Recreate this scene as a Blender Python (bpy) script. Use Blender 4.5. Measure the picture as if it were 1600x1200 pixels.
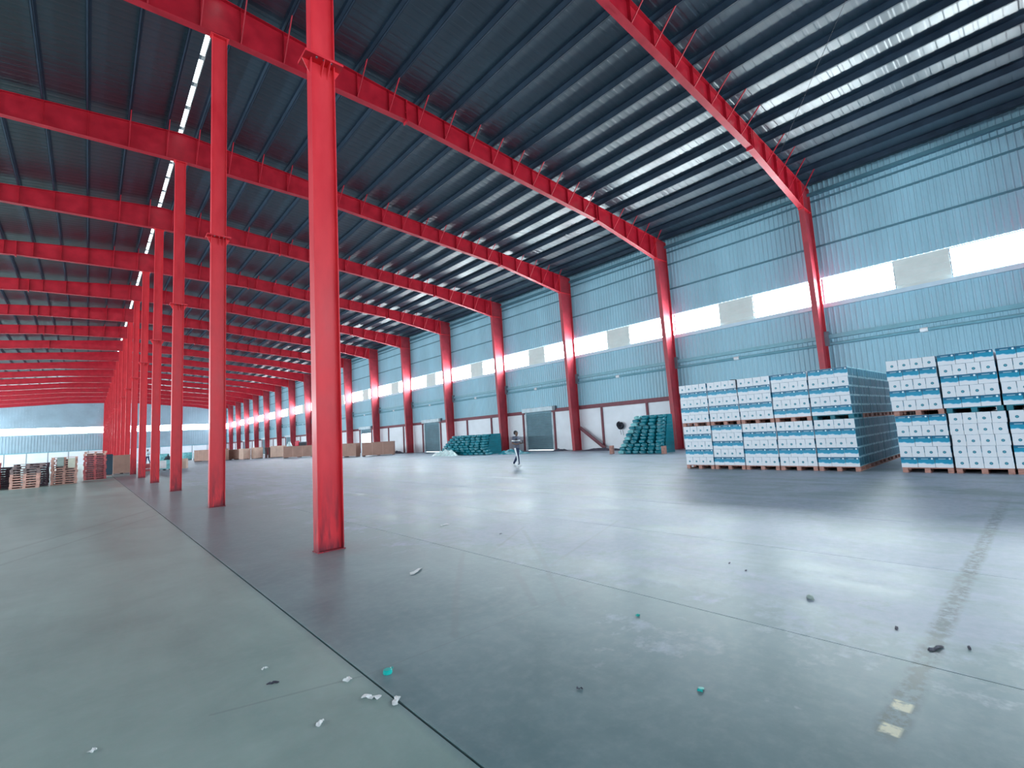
import bpy, bmesh, math, random
from mathutils import Vector, Matrix, noise
for o in list(bpy.data.objects): bpy.data.objects.remove(o)
S = bpy.context.scene; COL = S.collection
rnd = random.Random(7)
# ------------------------------------------------------------------ camera, world, exposure
cam = bpy.data.objects.new('camera', bpy.data.cameras.new('camera')); COL.objects.link(cam)
cam.data.sensor_width = 36; cam.data.lens = 746.84/1600*36; cam.data.clip_end = 600
cam.matrix_world = Matrix(((0.74988703, -0.02511987, -0.66108882, 0), (-0.65913408, -0.11397026, -0.74333912, 0),
                           (-0.05667188, 0.99316654, -0.10202218, 1.6), (0, 0, 0, 1)))
S.camera = cam
W = bpy.data.worlds.new('sky'); S.world = W; W.use_nodes = True
W.node_tree.nodes['Background'].inputs[0].default_value = (0.80, 0.92, 1.0, 1)
W.node_tree.nodes['Background'].inputs[1].default_value = 6.0
S.view_settings.view_transform = 'Standard'; S.view_settings.look = 'None'
S.view_settings.gamma = 1; S.view_settings.use_curve_mapping = False
S.view_settings.exposure = 0.0
S.cycles.use_denoising = True
S.cycles.max_bounces = 10; S.cycles.diffuse_bounces = 6; S.cycles.glossy_bounces = 4
PANE_LIGHT = 46.0       # daylight carried by the panes of the right wall
LEFT_LIGHT = 88.0       # unseen left wall panes, raised to fill the floor and right wall
END_LIGHT = 24.0
FRONT_LIGHT = 32.0  # unseen front wall panes, tuned as fill on the camera-facing steel
RIDGE_LIGHT = 3.0
# ------------------------------------------------------------------ layout numbers (metres)
XC = 2.77; XW = 28.75; XL = -23.2; YE = 153.1; Y0 = -18.7
YF = lambda n: 7.4875 + 8.5274*(n-1)
TOP = lambda x: 15.8 - 0.085*abs(x-2.8)       # top of the rafters
PUR = 0.28
DECK = lambda x: TOP(x) + PUR
WB, WT = 7.37, 8.77
# ------------------------------------------------------------------ materials
class NT:
    def __init__(s, name):
        s.m = bpy.data.materials.new(name); s.m.use_nodes = True; s.t = s.m.node_tree
        s.b = s.t.nodes['Principled BSDF']
    def n(s, typ, **kw):
        x = s.t.nodes.new(typ)
        for k, v in kw.items(): setattr(x, k, v)
        return x
    def put(s, sock, v):
        if hasattr(v, 'is_linked') or isinstance(v, bpy.types.NodeSocket): s.t.links.new(v, sock)
        elif isinstance(v, tuple) and sock.type == 'RGBA': sock.default_value = (*v[:3], 1)
        else: sock.default_value = v
    def M(s, op, a, b=0.0, c=0.0, clamp=False):
        x = s.n('ShaderNodeMath', operation=op, use_clamp=clamp)
        s.put(x.inputs[0], a); s.put(x.inputs[1], b)
        if op in ('MULTIPLY_ADD', 'SMOOTH_MIN', 'SMOOTH_MAX'): s.put(x.inputs[2], c)
        return x.outputs[0]
    def mr(s, v, a, b, lo=0.0, hi=1.0):
        x = s.n('ShaderNodeMapRange'); x.clamp = True
        s.put(x.inputs[0], v); 
        for i, q in enumerate((a, b, lo, hi)): s.put(x.inputs[i+1], q)
        return x.outputs[0]
    def mix(s, f, a, b):
        x = s.n('ShaderNodeMix', data_type='RGBA'); s.put(x.inputs[0], f); s.put(x.inputs[6], a); s.put(x.inputs[7], b)
        return x.outputs[2]
    def noise(s, vec, scale, detail=3.0, rough=0.55, dist=0.0):
        x = s.n('ShaderNodeTexNoise'); s.t.links.new(vec, x.inputs['Vector'])
        x.inputs['Scale'].default_value = scale; x.inputs['Detail'].default_value = detail
        x.inputs['Roughness'].default_value = rough; x.inputs['Distortion'].default_value = dist
        return x.outputs['Fac']
    def obj(s): return s.n('ShaderNodeTexCoord').outputs['Object']
    def pos(s): return s.n('ShaderNodeNewGeometry').outputs['Position']
    def sep(s, v):
        x = s.n('ShaderNodeSeparateXYZ'); s.t.links.new(v, x.inputs[0]); return x.outputs
    def scale(s, v, k):
        x = s.n('ShaderNodeMapping'); s.t.links.new(v, x.inputs[0]); x.inputs['Scale'].default_value = k; return x.outputs[0]
    def col(s, v): s.put(s.b.inputs['Base Color'], v)
    def setp(s, **k):
        for a, v in k.items(): s.put(s.b.inputs[a.replace('_', ' ')], v)
    def bump(s, h, strength=.2, dist=.01):
        x = s.n('ShaderNodeBump'); s.put(x.inputs['Height'], h); x.inputs['Strength'].default_value = strength
        x.inputs['Distance'].default_value = dist; s.t.links.new(x.outputs[0], s.b.inputs['Normal'])

def mat(name, c, rough=.6, metal=0., var=.18, scale=2.0, bump=0., spec=.5, stretch=(1, 1, 1)):
    q = NT(name); v = q.scale(q.pos(), stretch)
    f = q.noise(v, scale, 4)
    q.col(q.mix(q.mr(f, .3, .7), tuple(x*(1-var) for x in c), tuple(min(1, x*(1+var)) for x in c)))
    q.setp(Roughness=q.mr(f, .3, .7, max(.03, rough-.07), rough+.07), Metallic=metal, Specular_IOR_Level=spec)
    if bump: q.bump(q.noise(v, scale*6, 4), bump, .02)
    return q.m

def emit(name, c, k):
    q = NT(name); f = q.noise(q.pos(), .7, 2)
    q.col(tuple(x*.8 for x in c)); q.setp(Roughness=.5)
    q.put(q.b.inputs['Emission Color'], q.mix(f, tuple(x*.94 for x in c), c)); q.setp(Emission_Strength=k)
    return q.m

def red_paint():
    q = NT('red_paint'); p = q.pos(); z = q.sep(p)[2]
    f = q.noise(q.scale(p, (1, 1, .35)), 3, 5)
    g = q.noise(q.scale(p, (6, 6, .8)), 2.2, 4)
    c = q.mix(q.mr(f, .3, .75), (.66, .022, .040), (.80, .044, .062))
    grime = q.M('MULTIPLY', q.mr(z, 0.05, 1.3, 1, 0), q.mr(g, .42, .66))
    grime = q.M('MAXIMUM', grime, q.M('MULTIPLY', q.mr(z, .03, .22, 1, 0), q.mr(g, .3, .5)))
    q.col(q.mix(q.M('MULTIPLY', grime, .8), c, (.05, .012, .03))); q.setp(Roughness=q.mr(f, .3, .7, .36, .52), Specular_IOR_Level=.4)
    q.bump(g, .08, .01); return q.m

def floor_mat():
    q = NT('polished_concrete'); p = q.pos(); x, y, z = q.sep(p)
    big = q.noise(p, .16, 5, .6, .6); mid = q.noise(p, .9, 6, .62, .8); fine = q.noise(p, 9, 5, .7)
    streak = q.noise(q.scale(p, (1.3, .22, 1)), 1.3, 6, .65, .5)
    t = q.M('ADD', q.M('MULTIPLY', big, .5), q.M('ADD', q.M('MULTIPLY', mid, .3), q.M('MULTIPLY', streak, .2)))
    c = q.mix(q.mr(t, .40, .60), q.mix(q.mr(x, 1.4, 1.5), (.215, .310, .300), (.122, .198, .222)), q.mix(q.mr(x, 1.4, 1.5), (.345, .455, .435), (.225, .310, .332)))  # left slab lightened, middle slab darkened: brightness falloff put into the concrete tone
    c = q.mix(q.M('MULTIPLY', q.mr(fine, .45, .75), .15), c, (.44, .48, .53))
    # pale dusty concrete in the traffic lane, ragged at its near edge, worn through in streaks
    rag = q.M('ADD', q.mr(q.noise(p, .7, 6, .7), .36, .64, -1.3, 1.3), q.mr(q.noise(p, 6, 4, .7), .36, .64, -.55, .55))
    lane = q.mr(q.M('ADD', x, rag), 3.9, 4.9)
    wear = q.mr(q.M('ADD', q.M('MULTIPLY', mid, .45), q.M('MULTIPLY', streak, .55)), .41, .545, .15, 1)
    dust = q.M('MULTIPLY', lane, wear)
    c = q.mix(q.M('MULTIPLY', dust, .92), c, q.mix(q.mr(fine, .35, .7), (.30, .365, .46), (.41, .455, .555)))
    # broken joint with dirt and cream patches
    wob = q.M('MULTIPLY', q.M('SUBTRACT', q.noise(p, 4, 3), .5), .07)
    d = q.M('ABSOLUTE', q.M('ADD', q.M('SUBTRACT', y, .735), wob))
    band = q.M('MULTIPLY', q.mr(d, .04, .085, 1, 0), q.M('MULTIPLY', q.mr(x, 2.9, 3.1), q.mr(x, 13, 8)))
    band = q.M('MULTIPLY', band, q.mr(q.noise(p, 13, 4, .7), .42, .56, .15, 1))
    c = q.mix(q.M('MULTIPLY', band, .9), c, (.09, .115, .115))
    for cx in (3.08, 3.37):
        m = q.M('MULTIPLY', q.mr(q.M('ABSOLUTE', q.M('ADD', q.M('SUBTRACT', x, cx), wob)), .045, .06, 1, 0), q.mr(q.M('ABSOLUTE', q.M('SUBTRACT', y, .735)), .035, .05, 1, 0))
        c = q.mix(q.M('MULTIPLY', m, q.mr(q.noise(p, 16, 3), .38, .5, .25, .85)), c, (.75, .72, .52))
    # tyre scuffs and saw cut lines
    segs = [((3.9, 5.6), (2.83, 4.22), .05), ((2.83, 4.22), (2.25, 3.4), .05), ((5.4, 6.0), (4.21, 4.33), .04), ((4.21, 4.33), (3.32, 3.2), .04),
            ((3.8, 4.4), (3.15, 3.4), .05), ((1.45, 3.34), (4.0, 3.32), .012), ((1.45, 3.35), (.6, 3.6), .015), ((4.0, 5.2), (5.6, 6.2), .03),
            ((4.2, 4.2), (6.9, 5.2), .03), ((-3, 9), (1.4, 17.5), .09), ((-2.4, 8.4), (2.0, 17), .06)]
    tot = None
    for (ax, ay), (bx, by), w in segs:
        L2 = (bx-ax)**2+(by-ay)**2
        u = q.M('DIVIDE', q.M('ADD', q.M('MULTIPLY', q.M('SUBTRACT', x, ax), bx-ax), q.M('MULTIPLY', q.M('SUBTRACT', y, ay), by-ay)), L2, clamp=True)
        ex = q.M('SUBTRACT', q.M('SUBTRACT', x, ax), q.M('MULTIPLY', u, bx-ax)); ey = q.M('SUBTRACT', q.M('SUBTRACT', y, ay), q.M('MULTIPLY', u, by-ay))
        dd = q.M('SQRT', q.M('ADD', q.M('MULTIPLY', ex, ex), q.M('MULTIPLY', ey, ey)))
        m = q.mr(q.M('ADD', dd, q.M('MULTIPLY', q.M('SUBTRACT', fine, .5), w)), w*.4, w, 1, 0)
        tot = m if tot is None else q.M('MAXIMUM', tot, m)
    c = q.mix(q.M('MULTIPLY', tot, .32), c, (.16, .19, .20))
    # rust tinted dirt round the feet of the columns
    for n in (1, 2, 3, 4, 5):
        dx = q.M('SUBTRACT', x, XC); dy = q.M('SUBTRACT', y, YF(n))
        rr = q.M('SQRT', q.M('ADD', q.M('MULTIPLY', dx, dx), q.M('MULTIPLY', dy, dy)))
        m = q.M('MULTIPLY', q.mr(rr, .22, .75, 1, 0), q.mr(mid, .35, .6))
        c = q.mix(q.M('MULTIPLY', m, .55), c, (.20, .17, .19))
    q.col(c)
    q.setp(Roughness=q.M('ADD', q.mr(t, .38, .62, .34, .42), q.M('MULTIPLY', dust, .06)), Specular_IOR_Level=.28)
    q.bump(q.M('ADD', fine, q.M('MULTIPLY', mid, 2)), .10, .004)
    return q.m

WHITE_C = (.78, .80, .86)
def carton_side():
    q = NT('carton_banner'); u, v, _ = q.sep(q.n('ShaderNodeTexCoord').outputs['UV'])
    wv = q.M('ADD', q.M('MULTIPLY', q.M('SINE', q.M('MULTIPLY', u, 6.283)), .045), q.M('MULTIPLY', q.M('SINE', q.M('MULTIPLY_ADD', u, 18.85, 1.0)), .02))
    e = q.M('SUBTRACT', v, q.M('ADD', wv, .40))
    blue = q.mix(q.mr(v, .72, .78), (.0, .28, .47), (.002, .13, .25))
    c = q.mix(q.mr(e, 0, .02), WHITE_C, blue)
    c = q.mix(q.M('MULTIPLY', q.mr(e, -.05, -.03), q.mr(e, .02, 0, 0, 1)), c, (.25, .62, .86))
    txt = q.M('MULTIPLY', q.mr(q.M('ABSOLUTE', q.M('SUBTRACT', v, .82)), .035, .05, 1, 0), q.mr(q.M('ABSOLUTE', q.M('SUBTRACT', u, .42)), .2, .22, 1, 0))
    c = q.mix(q.M('MULTIPLY', txt, .5), c, (.55, .75, .85))
    du = q.M('MULTIPLY', q.M('SUBTRACT', u, .86), 1.35); dv = q.M('SUBTRACT', v, .83)
    r = q.M('SQRT', q.M('ADD', q.M('MULTIPLY', du, du), q.M('MULTIPLY', dv, dv)))
    c = q.mix(q.mr(r, .075, .095, 1, 0), c, (.8, .9, .95))
    q.col(c); q.setp(Roughness=.42); return q.m
def carton_end():
    q = NT('carton_dot'); u, v, _ = q.sep(q.n('ShaderNodeTexCoord').outputs['UV'])
    du = q.M('SUBTRACT', u, .5); dv = q.M('MULTIPLY', q.M('SUBTRACT', v, .44), 1.06)
    r = q.M('SQRT', q.M('ADD', q.M('MULTIPLY', du, du), q.M('MULTIPLY', dv, dv)))
    c = q.mix(q.mr(r, .115, .145, 1, 0), WHITE_C, (.02, .20, .30))
    c = q.mix(q.mr(r, .04, .06, 1, 0), c, (.12, .42, .52))
    q.col(c); q.setp(Roughness=.45); return q.m

def carton_plain():
    q = NT('carton_teal_print'); u, v, _ = q.sep(q.n('ShaderNodeTexCoord').outputs['UV'])
    e = q.M('MINIMUM', q.mr(q.M('ABSOLUTE', q.M('SUBTRACT', u, .5)), .455, .47, 1, 0), q.mr(q.M('ABSOLUTE', q.M('SUBTRACT', v, .49)), .39, .41, 1, 0))
    q.col(q.mix(e, (.24, .46, .54), (.0, .10, .165))); q.setp(Roughness=.4, Specular_IOR_Level=.25); return q.m
def deck_mat():
    q = NT('dark_roof_sheet'); f = q.noise(q.scale(q.pos(), (.3, .08, .3)), 1, 3)
    q.col(q.mix(q.mr(f, .3, .7), (.012, .034, .056), (.020, .048, .072))); q.setp(Roughness=.34, Specular_IOR_Level=.7, IOR=1.72)
    return q.m
RED = red_paint()
FLOOR = floor_mat()
CSIDE = carton_side(); CEND = carton_end(); CTEAL = carton_plain(); CTOP = mat('carton_white', WHITE_C, .5, var=.04)
CLAD = mat('teal_cladding', (.29, .51, .62), .45, var=.10, scale=.6, stretch=(1, 1, .3))
CLADLINE = mat('teal_steel', (.17, .38, .46), .45, var=.1)
CLADDARK = mat('dark_teal_steel', (.07, .19, .25), .5, var=.1)
SILL = mat('pale_teal_steel', (.50, .64, .74), .45, var=.06)
BLANK = mat('grey_louvre_sheet', (.62, .68, .66), .5, var=.05)
MASON = mat('white_wall_paint', (.84, .87, .93), .7, var=.06, scale=.8, bump=.03)
DECKM = deck_mat()
PURM = mat('dark_purlin_steel', (.025, .045, .075), .45, var=.2, spec=.4)
PANE = emit('daylit_pane', (.84, .965, 1.0), PANE_LIGHT); PANE_L = emit('daylit_left_pane', (.84, .965, 1.0), LEFT_LIGHT)
PANE_E = emit('daylit_end_pane', (.84, .965, 1.0), END_LIGHT)
PANE_F = emit('daylit_front_pane', (.84, .965, 1.0), FRONT_LIGHT)
PANE_R = emit('daylit_ridge_sheet', (.86, .97, 1.0), RIDGE_LIGHT)
FRAMEM = mat('grey_window_steel', (.16, .20, .24), .5)
SHUT = mat('slate_shutter', (.17, .27, .32), .45, var=.1)
HOODM = mat('pale_hood', (.55, .66, .72), .5)
OXIDE = mat('red_oxide_primer', (.20, .055, .075), .6, var=.2, scale=3)
BACKCLAD = mat('grey_blue_cladding', (.27, .37, .45), .5, var=.10, scale=.5)
RAFTRED = mat('crimson_paint', (.44, .010, .026), .42, var=.18, scale=2, spec=.4)  # darker copy of the red, carrying the shade under the roof
WALLRED = mat('dull_red_paint', (.40, .034, .052), .5, var=.2, scale=2)  # haze over the wall columns put into a duller red
WOOD = mat('pink_pallet_wood', (.46, .23, .19), .75, var=.3, scale=5, bump=.2, stretch=(1, 1, 4))
WOODP = mat('pale_pink_pallet_wood', (.66, .38, .32), .75, var=.25, scale=4)
WOODR = mat('red_pallet_wood', (.50, .12, .13), .75, var=.3, scale=5, bump=.2)
WOODD = mat('weathered_pallet_wood', (.26, .19, .19), .8, var=.3, scale=5, bump=.2)
TEALP = mat('teal_pallet_plastic', (.01, .16, .22), .5)
TEAL = mat('teal_film', (.0, .19, .25), .36, var=.2, scale=2.5, bump=.3, spec=.6)
TEALL = mat('pale_teal_film', (.18, .52, .56), .3, var=.25, scale=2.5, bump=.4)
FILM = mat('clear_film', (.62, .80, .82), .25, var=.15, scale=4, bump=.4)
CARD = mat('brown_cardboard', (.35, .205, .165), .8, var=.14, scale=1.2)
CARDL = mat('pale_cardboard', (.56, .38, .31), .8, var=.12, scale=1.2)
BLACK = mat('black_rubber', (.02, .022, .035), .6)
DARKJ = mat('dark_debris', (.07, .075, .11), .8, var=.4, scale=6)
GREYG = mat('grey_green_sheet', (.32, .40, .38), .6)
CREAM = mat('cream_sheet', (.62, .62, .52), .6)
WHITEP = mat('white_plastic', (.80, .82, .84), .4)
TURQ = mat('turquoise_plastic', (.0, .45, .42), .35)
REDP = mat('bright_red_plastic', (.70, .02, .06), .4)
GROUND = mat('outdoor_concrete', (.55, .56, .55), .8, var=.1, scale=.3)
SKIN = mat('skin', (.20, .115, .085), .55, var=.08)
SHIRT = mat('grey_shirt', (.10, .11, .16), .8, var=.15, scale=20)
NAVY = mat('navy_cloth', (.012, .03, .085), .8, var=.15, scale=20)
STRIPE = mat('white_cloth', (.75, .78, .80), .8)
HAIR = mat('black_hair', (.012, .012, .02), .5, bump=.4, scale=30)
# ------------------------------------------------------------------ mesh and object helpers
class MB:
    def __init__(s): s.v = []; s.f = []; s.mi = []; s.uv = []
    def add(s, vs, fs, mi=0, uvs=None):
        k = len(s.v); s.v += [tuple(a) for a in vs]
        for i, f in enumerate(fs):
            s.f.append([k+j for j in f]); s.mi.append(mi[i] if isinstance(mi, (list, tuple)) else mi)
            s.uv.append(uvs[i] if uvs else [(0, 0)]*len(f))
        return s
    def box(s, x0, x1, y0, y1, z0, z1, mi=0):
        return s.add([(x0, y0, z0), (x1, y0, z0), (x1, y1, z0), (x0, y1, z0), (x0, y0, z1), (x1, y0, z1), (x1, y1, z1), (x0, y1, z1)],
                     [(0, 3, 2, 1), (4, 5, 6, 7), (0, 1, 5, 4), (1, 2, 6, 5), (2, 3, 7, 6), (3, 0, 4, 7)], mi)
    def bar(s, p, q, w, h=None, up=(0, 0, 1), mi=0):
        h = h or w; p = Vector(p); q = Vector(q); d = (q-p).normalized(); u = Vector(up)
        if abs(d.dot(u)) > .98: u = Vector((0, 1, 0))
        a = d.cross(u).normalized(); b = a.cross(d); a *= w/2; b *= h/2
        return s.add([p-a-b, p+a-b, p+a+b, p-a+b, q-a-b, q+a-b, q+a+b, q-a+b],
                     [(0, 1, 2, 3), (4, 7, 6, 5), (0, 4, 5, 1), (1, 5, 6, 2), (2, 6, 7, 3), (3, 7, 4, 0)], mi)
    def tube(s, pts, r, n=8, mi=0):
        rings = []
        for i, p in enumerate(pts):
            p = Vector(p); a = Vector(pts[max(0, i-1)]); b = Vector(pts[min(len(pts)-1, i+1)]); d = (b-a).normalized()
            u = Vector((0, 0, 1)) if abs(d.z) < .9 else Vector((0, 1, 0)); e = d.cross(u).normalized(); g = e.cross(d)
            rings.append([p+e*r*math.cos(t*2*math.pi/n)+g*r*math.sin(t*2*math.pi/n) for t in range(n)])
        vs = [v for R_ in rings for v in R_]; fs = []
        for i in range(len(rings)-1):
            for t in range(n): fs.append((i*n+t, i*n+(t+1) % n, (i+1)*n+(t+1) % n, (i+1)*n+t))
        fs += [tuple(range(n))[::-1], tuple(range((len(rings)-1)*n, len(rings)*n))]
        return s.add(vs, fs, mi)
    def plate(s, poly, y0, y1, mi=0):        # polygon in x,z extruded along y
        n = len(poly); vs = [(x, y0, z) for x, z in poly]+[(x, y1, z) for x, z in poly]
        fs = [tuple(range(n)), tuple(range(n, 2*n))[::-1]]+[(i, n+i, n+(i+1) % n, (i+1) % n) for i in range(n)]
        return s.add(vs, fs, mi)
    def mesh(s, name, mats, fix=True, bevel=0):
        m = bpy.data.meshes.new(name); m.from_pydata(s.v, [], s.f)
        for x in (mats if isinstance(mats, (list, tuple)) else [mats]): m.materials.append(x)
        m.polygons.foreach_set('material_index', s.mi)
        uv = m.uv_layers.new(name='UVMap'); uv.data.foreach_set('uv', [c for f in s.uv for p in f for c in p])
        if fix or bevel:
            b = bmesh.new(); b.from_mesh(m)
            if fix: bmesh.ops.recalc_face_normals(b, faces=b.faces)
            if bevel: bmesh.ops.bevel(b, geom=b.edges[:], offset=bevel, segments=1, affect='EDGES')
            b.to_mesh(m); b.free()
        m.update(); return m
def link(name, data, parent=None, loc=(0, 0, 0), rz=0.0, rot=None):
    o = bpy.data.objects.new(name, data); COL.objects.link(o); o.location = loc
    o.rotation_euler = rot if rot else (0, 0, rz)
    if parent: o.parent = parent
    return o
def tag(o, label=None, cat=None, group=None, kind=None):
    for k, v in (('label', label), ('category', cat), ('group', group), ('kind', kind)):
        if v: o[k] = v
    return o
def thing(name, label, cat, loc=(0, 0, 0), rz=0.0, group=None, data=None): return tag(link(name, data, None, loc, rz), label, cat, group)
def struct(name, data=None, parent=None, loc=(0, 0, 0)):
    o = link(name, data, parent, loc)
    if not parent: o['kind'] = 'structure'
    return o
def dup(o, loc=None, rz=None, parent=None, label=None):
    c = o.copy(); COL.objects.link(c)
    if parent: c.parent = parent
    if loc is not None: c.location = loc
    if rz is not None: c.rotation_euler = (0, 0, rz)
    if label: c['label'] = label
    for k in KIDS.get(o.name, []): dup(k, parent=c)
    return c
KIDS = {}
def kids(root, *cs): KIDS.setdefault(root.name, []).extend(cs)
ORD = ['zeroth', 'first', 'second', 'third', 'fourth', 'fifth', 'sixth', 'seventh', 'eighth', 'ninth', 'tenth', 'eleventh', 'twelfth', 'thirteenth',
       'fourteenth', 'fifteenth', 'sixteenth', 'seventeenth', 'eighteenth', 'nineteenth', 'twentieth', 'twenty-first', 'twenty-second']
# ------------------------------------------------------------------ floor
fl = struct('floor', MB().box(XL-.3, XW+.3, Y0-.3, YE+.3, -.3, -.025).mesh('floor', FLOOR))
edges = [(XL, 0), (1.47, .009), (3.985, .005), (6.45, .004), (8.93, .004), (11.4, .003), (13.9, .003), (18.9, .003), (23.9, .003), (XW, 0)]
for (a, ga), (b, gb) in zip(edges, edges[1:]):
    for y0, y1 in ((Y0, 71.2), (71.2, YE)):
        link('slab', MB().box(a+ga, b-gb, y0, y1-.004, -.025, 0).mesh('slab', FLOOR), fl)
out = struct('ground', MB().box(-160, 190, -140, 300, -.5, -.32).mesh('ground', GROUND))
# ------------------------------------------------------------------ corrugated sheets
def corr(mb, c0, c1, place, lo, hi, pitch, depth):
    n = max(1, round((c1-c0)/pitch)); p = (c1-c0)/n; prof = []
    for i in range(n):
        a = c0+i*p; prof += [(a, 0), (a+p*.55, 0), (a+p*.67, depth), (a+p*.88, depth)]
    prof.append((c1, 0)); vs = []; fs = []
    for c, d in prof: vs += [place(c, d, lo), place(c, d, hi)]
    for i in range(len(prof)-1): fs.append((2*i, 2*i+1, 2*i+3, 2*i+2))
    mb.add(vs, fs); return mb
# ------------------------------------------------------------------ right wall
DOORS = [10.45+17.055*k for k in range(8)]; DW = 3.3; DH = 3.3
def runs(skip, a, b, w):
    r = []; p = a
    for d in skip:
        if d > p: r.append((p, d))
        p = d+w
    if p < b: r.append((p, b))
    return r
mb = MB()
for a, b in runs(DOORS, Y0, YE, DW): mb.box(XW, XW+.22, a, b, 0, 3.3)
wr = struct('wall_right', mb.mesh('wall_right', MASON))
tag(wr, None)
for n in range(-2, 19):
    ya = max(Y0, YF(n)); yb = min(YE, YF(n+1))
    if n == -2: ya = Y0
    link('cladding_sheet', corr(MB(), ya, yb, lambda c, d, h: (XW-.03-d, c, h), 3.28, WB, .24, .028).mesh('cladding', CLAD, False), wr)
    link('cladding_sheet', corr(MB(), ya, yb, lambda c, d, h: (XW-.03-d, c, h), WT, 13.95, .24, .028).mesh('cladding', CLAD, False), wr)
    pa, pb = ya+3.4, yb-3.15
    if pb > pa+.5 and n < 18:
        m = MB()
        k = 9; zz = [WB+(WT-WB)*i/k for i in range(k+1)]
        for i in range(k): m.box(XW-.02-.02*(i % 2), XW+.05, pa, pb, zz[i], zz[i+1])
        link('louvre_panel', m.mesh('louvre_panel', BLANK), wr)
    if n < 18:
        for (ra, rb) in runs([d for d in DOORS if ya < d < yb], ya, yb, DW):
            link('rail', MB().box(XW-.14, XW, ra, rb, 3.14, 3.42).mesh('rail', OXIDE), wr)
        for d in [d for d in DOORS if ya < d < yb] or [None]:
            for py in ((ya+2.45, ya+6.35) if d is None else (d-.22, d+DW+.22)):
                link('post', MB().box(XW-.12, XW-.001, py-.07, py+.07, 0, 3.14).mesh('post', OXIDE), wr)
yl = (Y0, YE)
link('sill', MB().box(XW-.17, XW-.0, *yl, WB-.22, WB-.02).mesh('sill', SILL), wr)
link('girt', MB().box(XW-.2, XW-.0, *yl, 5.52, 5.72).mesh('girt', CLADLINE), wr)
for z in (10.48, 12.15, 12.97): link('girt', MB().box(XW-.1, XW-.0, *yl, z-.045, z+.045).mesh('girt', CLADDARK), wr)
link('eave_strut', MB().box(XW-.25, XW, *yl, 13.25, 13.42).mesh('eave_strut', CLADDARK), wr)
# windows
wn = 0
def window(xf, sgn, y0, y1, pane, seg):
    global wn; wn += 1
    x = xf+sgn*.05
    w = struct('window_%d' % wn)
    n = max(1, len(seg)+1); ys = [y0]+seg+[y1]
    for a, b in zip(ys, ys[1:]):
        m = MB().add([(x, a, WB), (x, b, WB), (x, b, WT), (x, a, WT)], [(0, 1, 2, 3) if sgn < 0 else (3, 2, 1, 0)])
        link('pane', m.mesh('pane', pane, False), w)
    for yy in [y0, y1]+seg:
        link('mullion', MB().box(x-.045, x+.045, yy-.045, yy+.045, WB, WT).mesh('mullion', FRAMEM), w)
    for z in (WB, WT-.05): link('frame_rail', MB().box(x-.05, x+.05, y0, y1, z-.01, z+.05).mesh('frame_rail', SILL), w)
    return w
for n in range(-1, 19):
    y0 = YF(n)-3.15; y1 = min(YE-.2, YF(n)+3.4)
    # panes face into the hall
    x = XW+.05
    window(XW, 1, y0, y1, PANE, [YF(n)-.14] if n < 18 else [])
# ------------------------------------------------------------------ left and front walls (behind the camera and past the frame)
def long_wall(name, x, sgn):
    w = struct(name, MB().box(min(x, x+sgn*.22), max(x, x+sgn*.22), Y0, YE, 0, 3.3).mesh(name, MASON))
    for n in range(-2, 19):
        ya = max(Y0, YF(n)) if n > -2 else Y0; yb = min(YE, YF(n+1))
        for lo, hi in ((3.28, WB), (WT, 13.95)):
            link('cladding_sheet', corr(MB(), ya, yb, lambda c, d, h: (x-sgn*(.03+d), c, h), lo, hi, .5, .028).mesh('cladding', CLAD, False), w)
        if n < 18 and yb-ya > 7: link('louvre_panel', MB().box(x-.03, x+.05, ya+3.4, yb-3.15, WB, WT).mesh('louvre_panel', BLANK), w)
    return w
wl = long_wall('wall_left', XL, -1)
for n in range(-1, 19):
    if n < 2: link('louvre_panel', MB().box(XL-.04, XL+.05, YF(n)-3.15, YF(n)+3.4, WB, WT).mesh('louvre_panel', BLANK), wl)      # unseen near bays, blanked to keep light off the foreground floor
    else: window(XL, -1, YF(n)-3.15, min(YE-.2, YF(n)+3.4), PANE_L, [])
def cross_wall(name, y, sgn, posts):
    w = struct(name, MB().box(XL, XW, min(y, y+sgn*.22), max(y, y+sgn*.22), 0, 3.3).mesh(name, MASON))
    link('cladding_sheet', corr(MB(), XL, XW, lambda c, d, h: (c, y-sgn*(.03+d), h), 3.28, WB, .5, .028).mesh('cladding', BACKCLAD, False), w)
    m = MB(); xs = [XL+(XW-XL)*i/104 for i in range(105)]
    for a, b in zip(xs, xs[1:]):
        e = y-sgn*.03; f = y-sgn*.04; c = a+(b-a)*.6
        m.add([(a, e, WT), (c, e, WT), (c, e, DECK(c)), (a, e, DECK(a))], [(0, 1, 2, 3)])
        m.add([(c, f, WT), (b, f, WT), (b, f, DECK(b)), (c, f, DECK(c))], [(0, 1, 2, 3)])
    link('gable_sheet', m.mesh('gable_sheet', BACKCLAD, False), w)
    link('girt', MB().box(XL, XW, *sorted((y-sgn*.12, y)), 3.18, 3.36).mesh('girt', CLADLINE), w)
    link('sill', MB().box(XL, XW, *sorted((y-sgn*.15, y)), WB-.2, WB).mesh('sill', SILL), w)
    if posts:
        for i in range(15):
            px = XL+3.46*(i+.7)
            link('post', MB().box(px-.05, px+.05, *sorted((y-sgn*.06, y)), 0, 3.2).mesh('post', FRAMEM), w)
    return w
wb = cross_wall('wall_back', YE, 1, True); wf = cross_wall('wall_front', Y0, -1, False)
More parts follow.
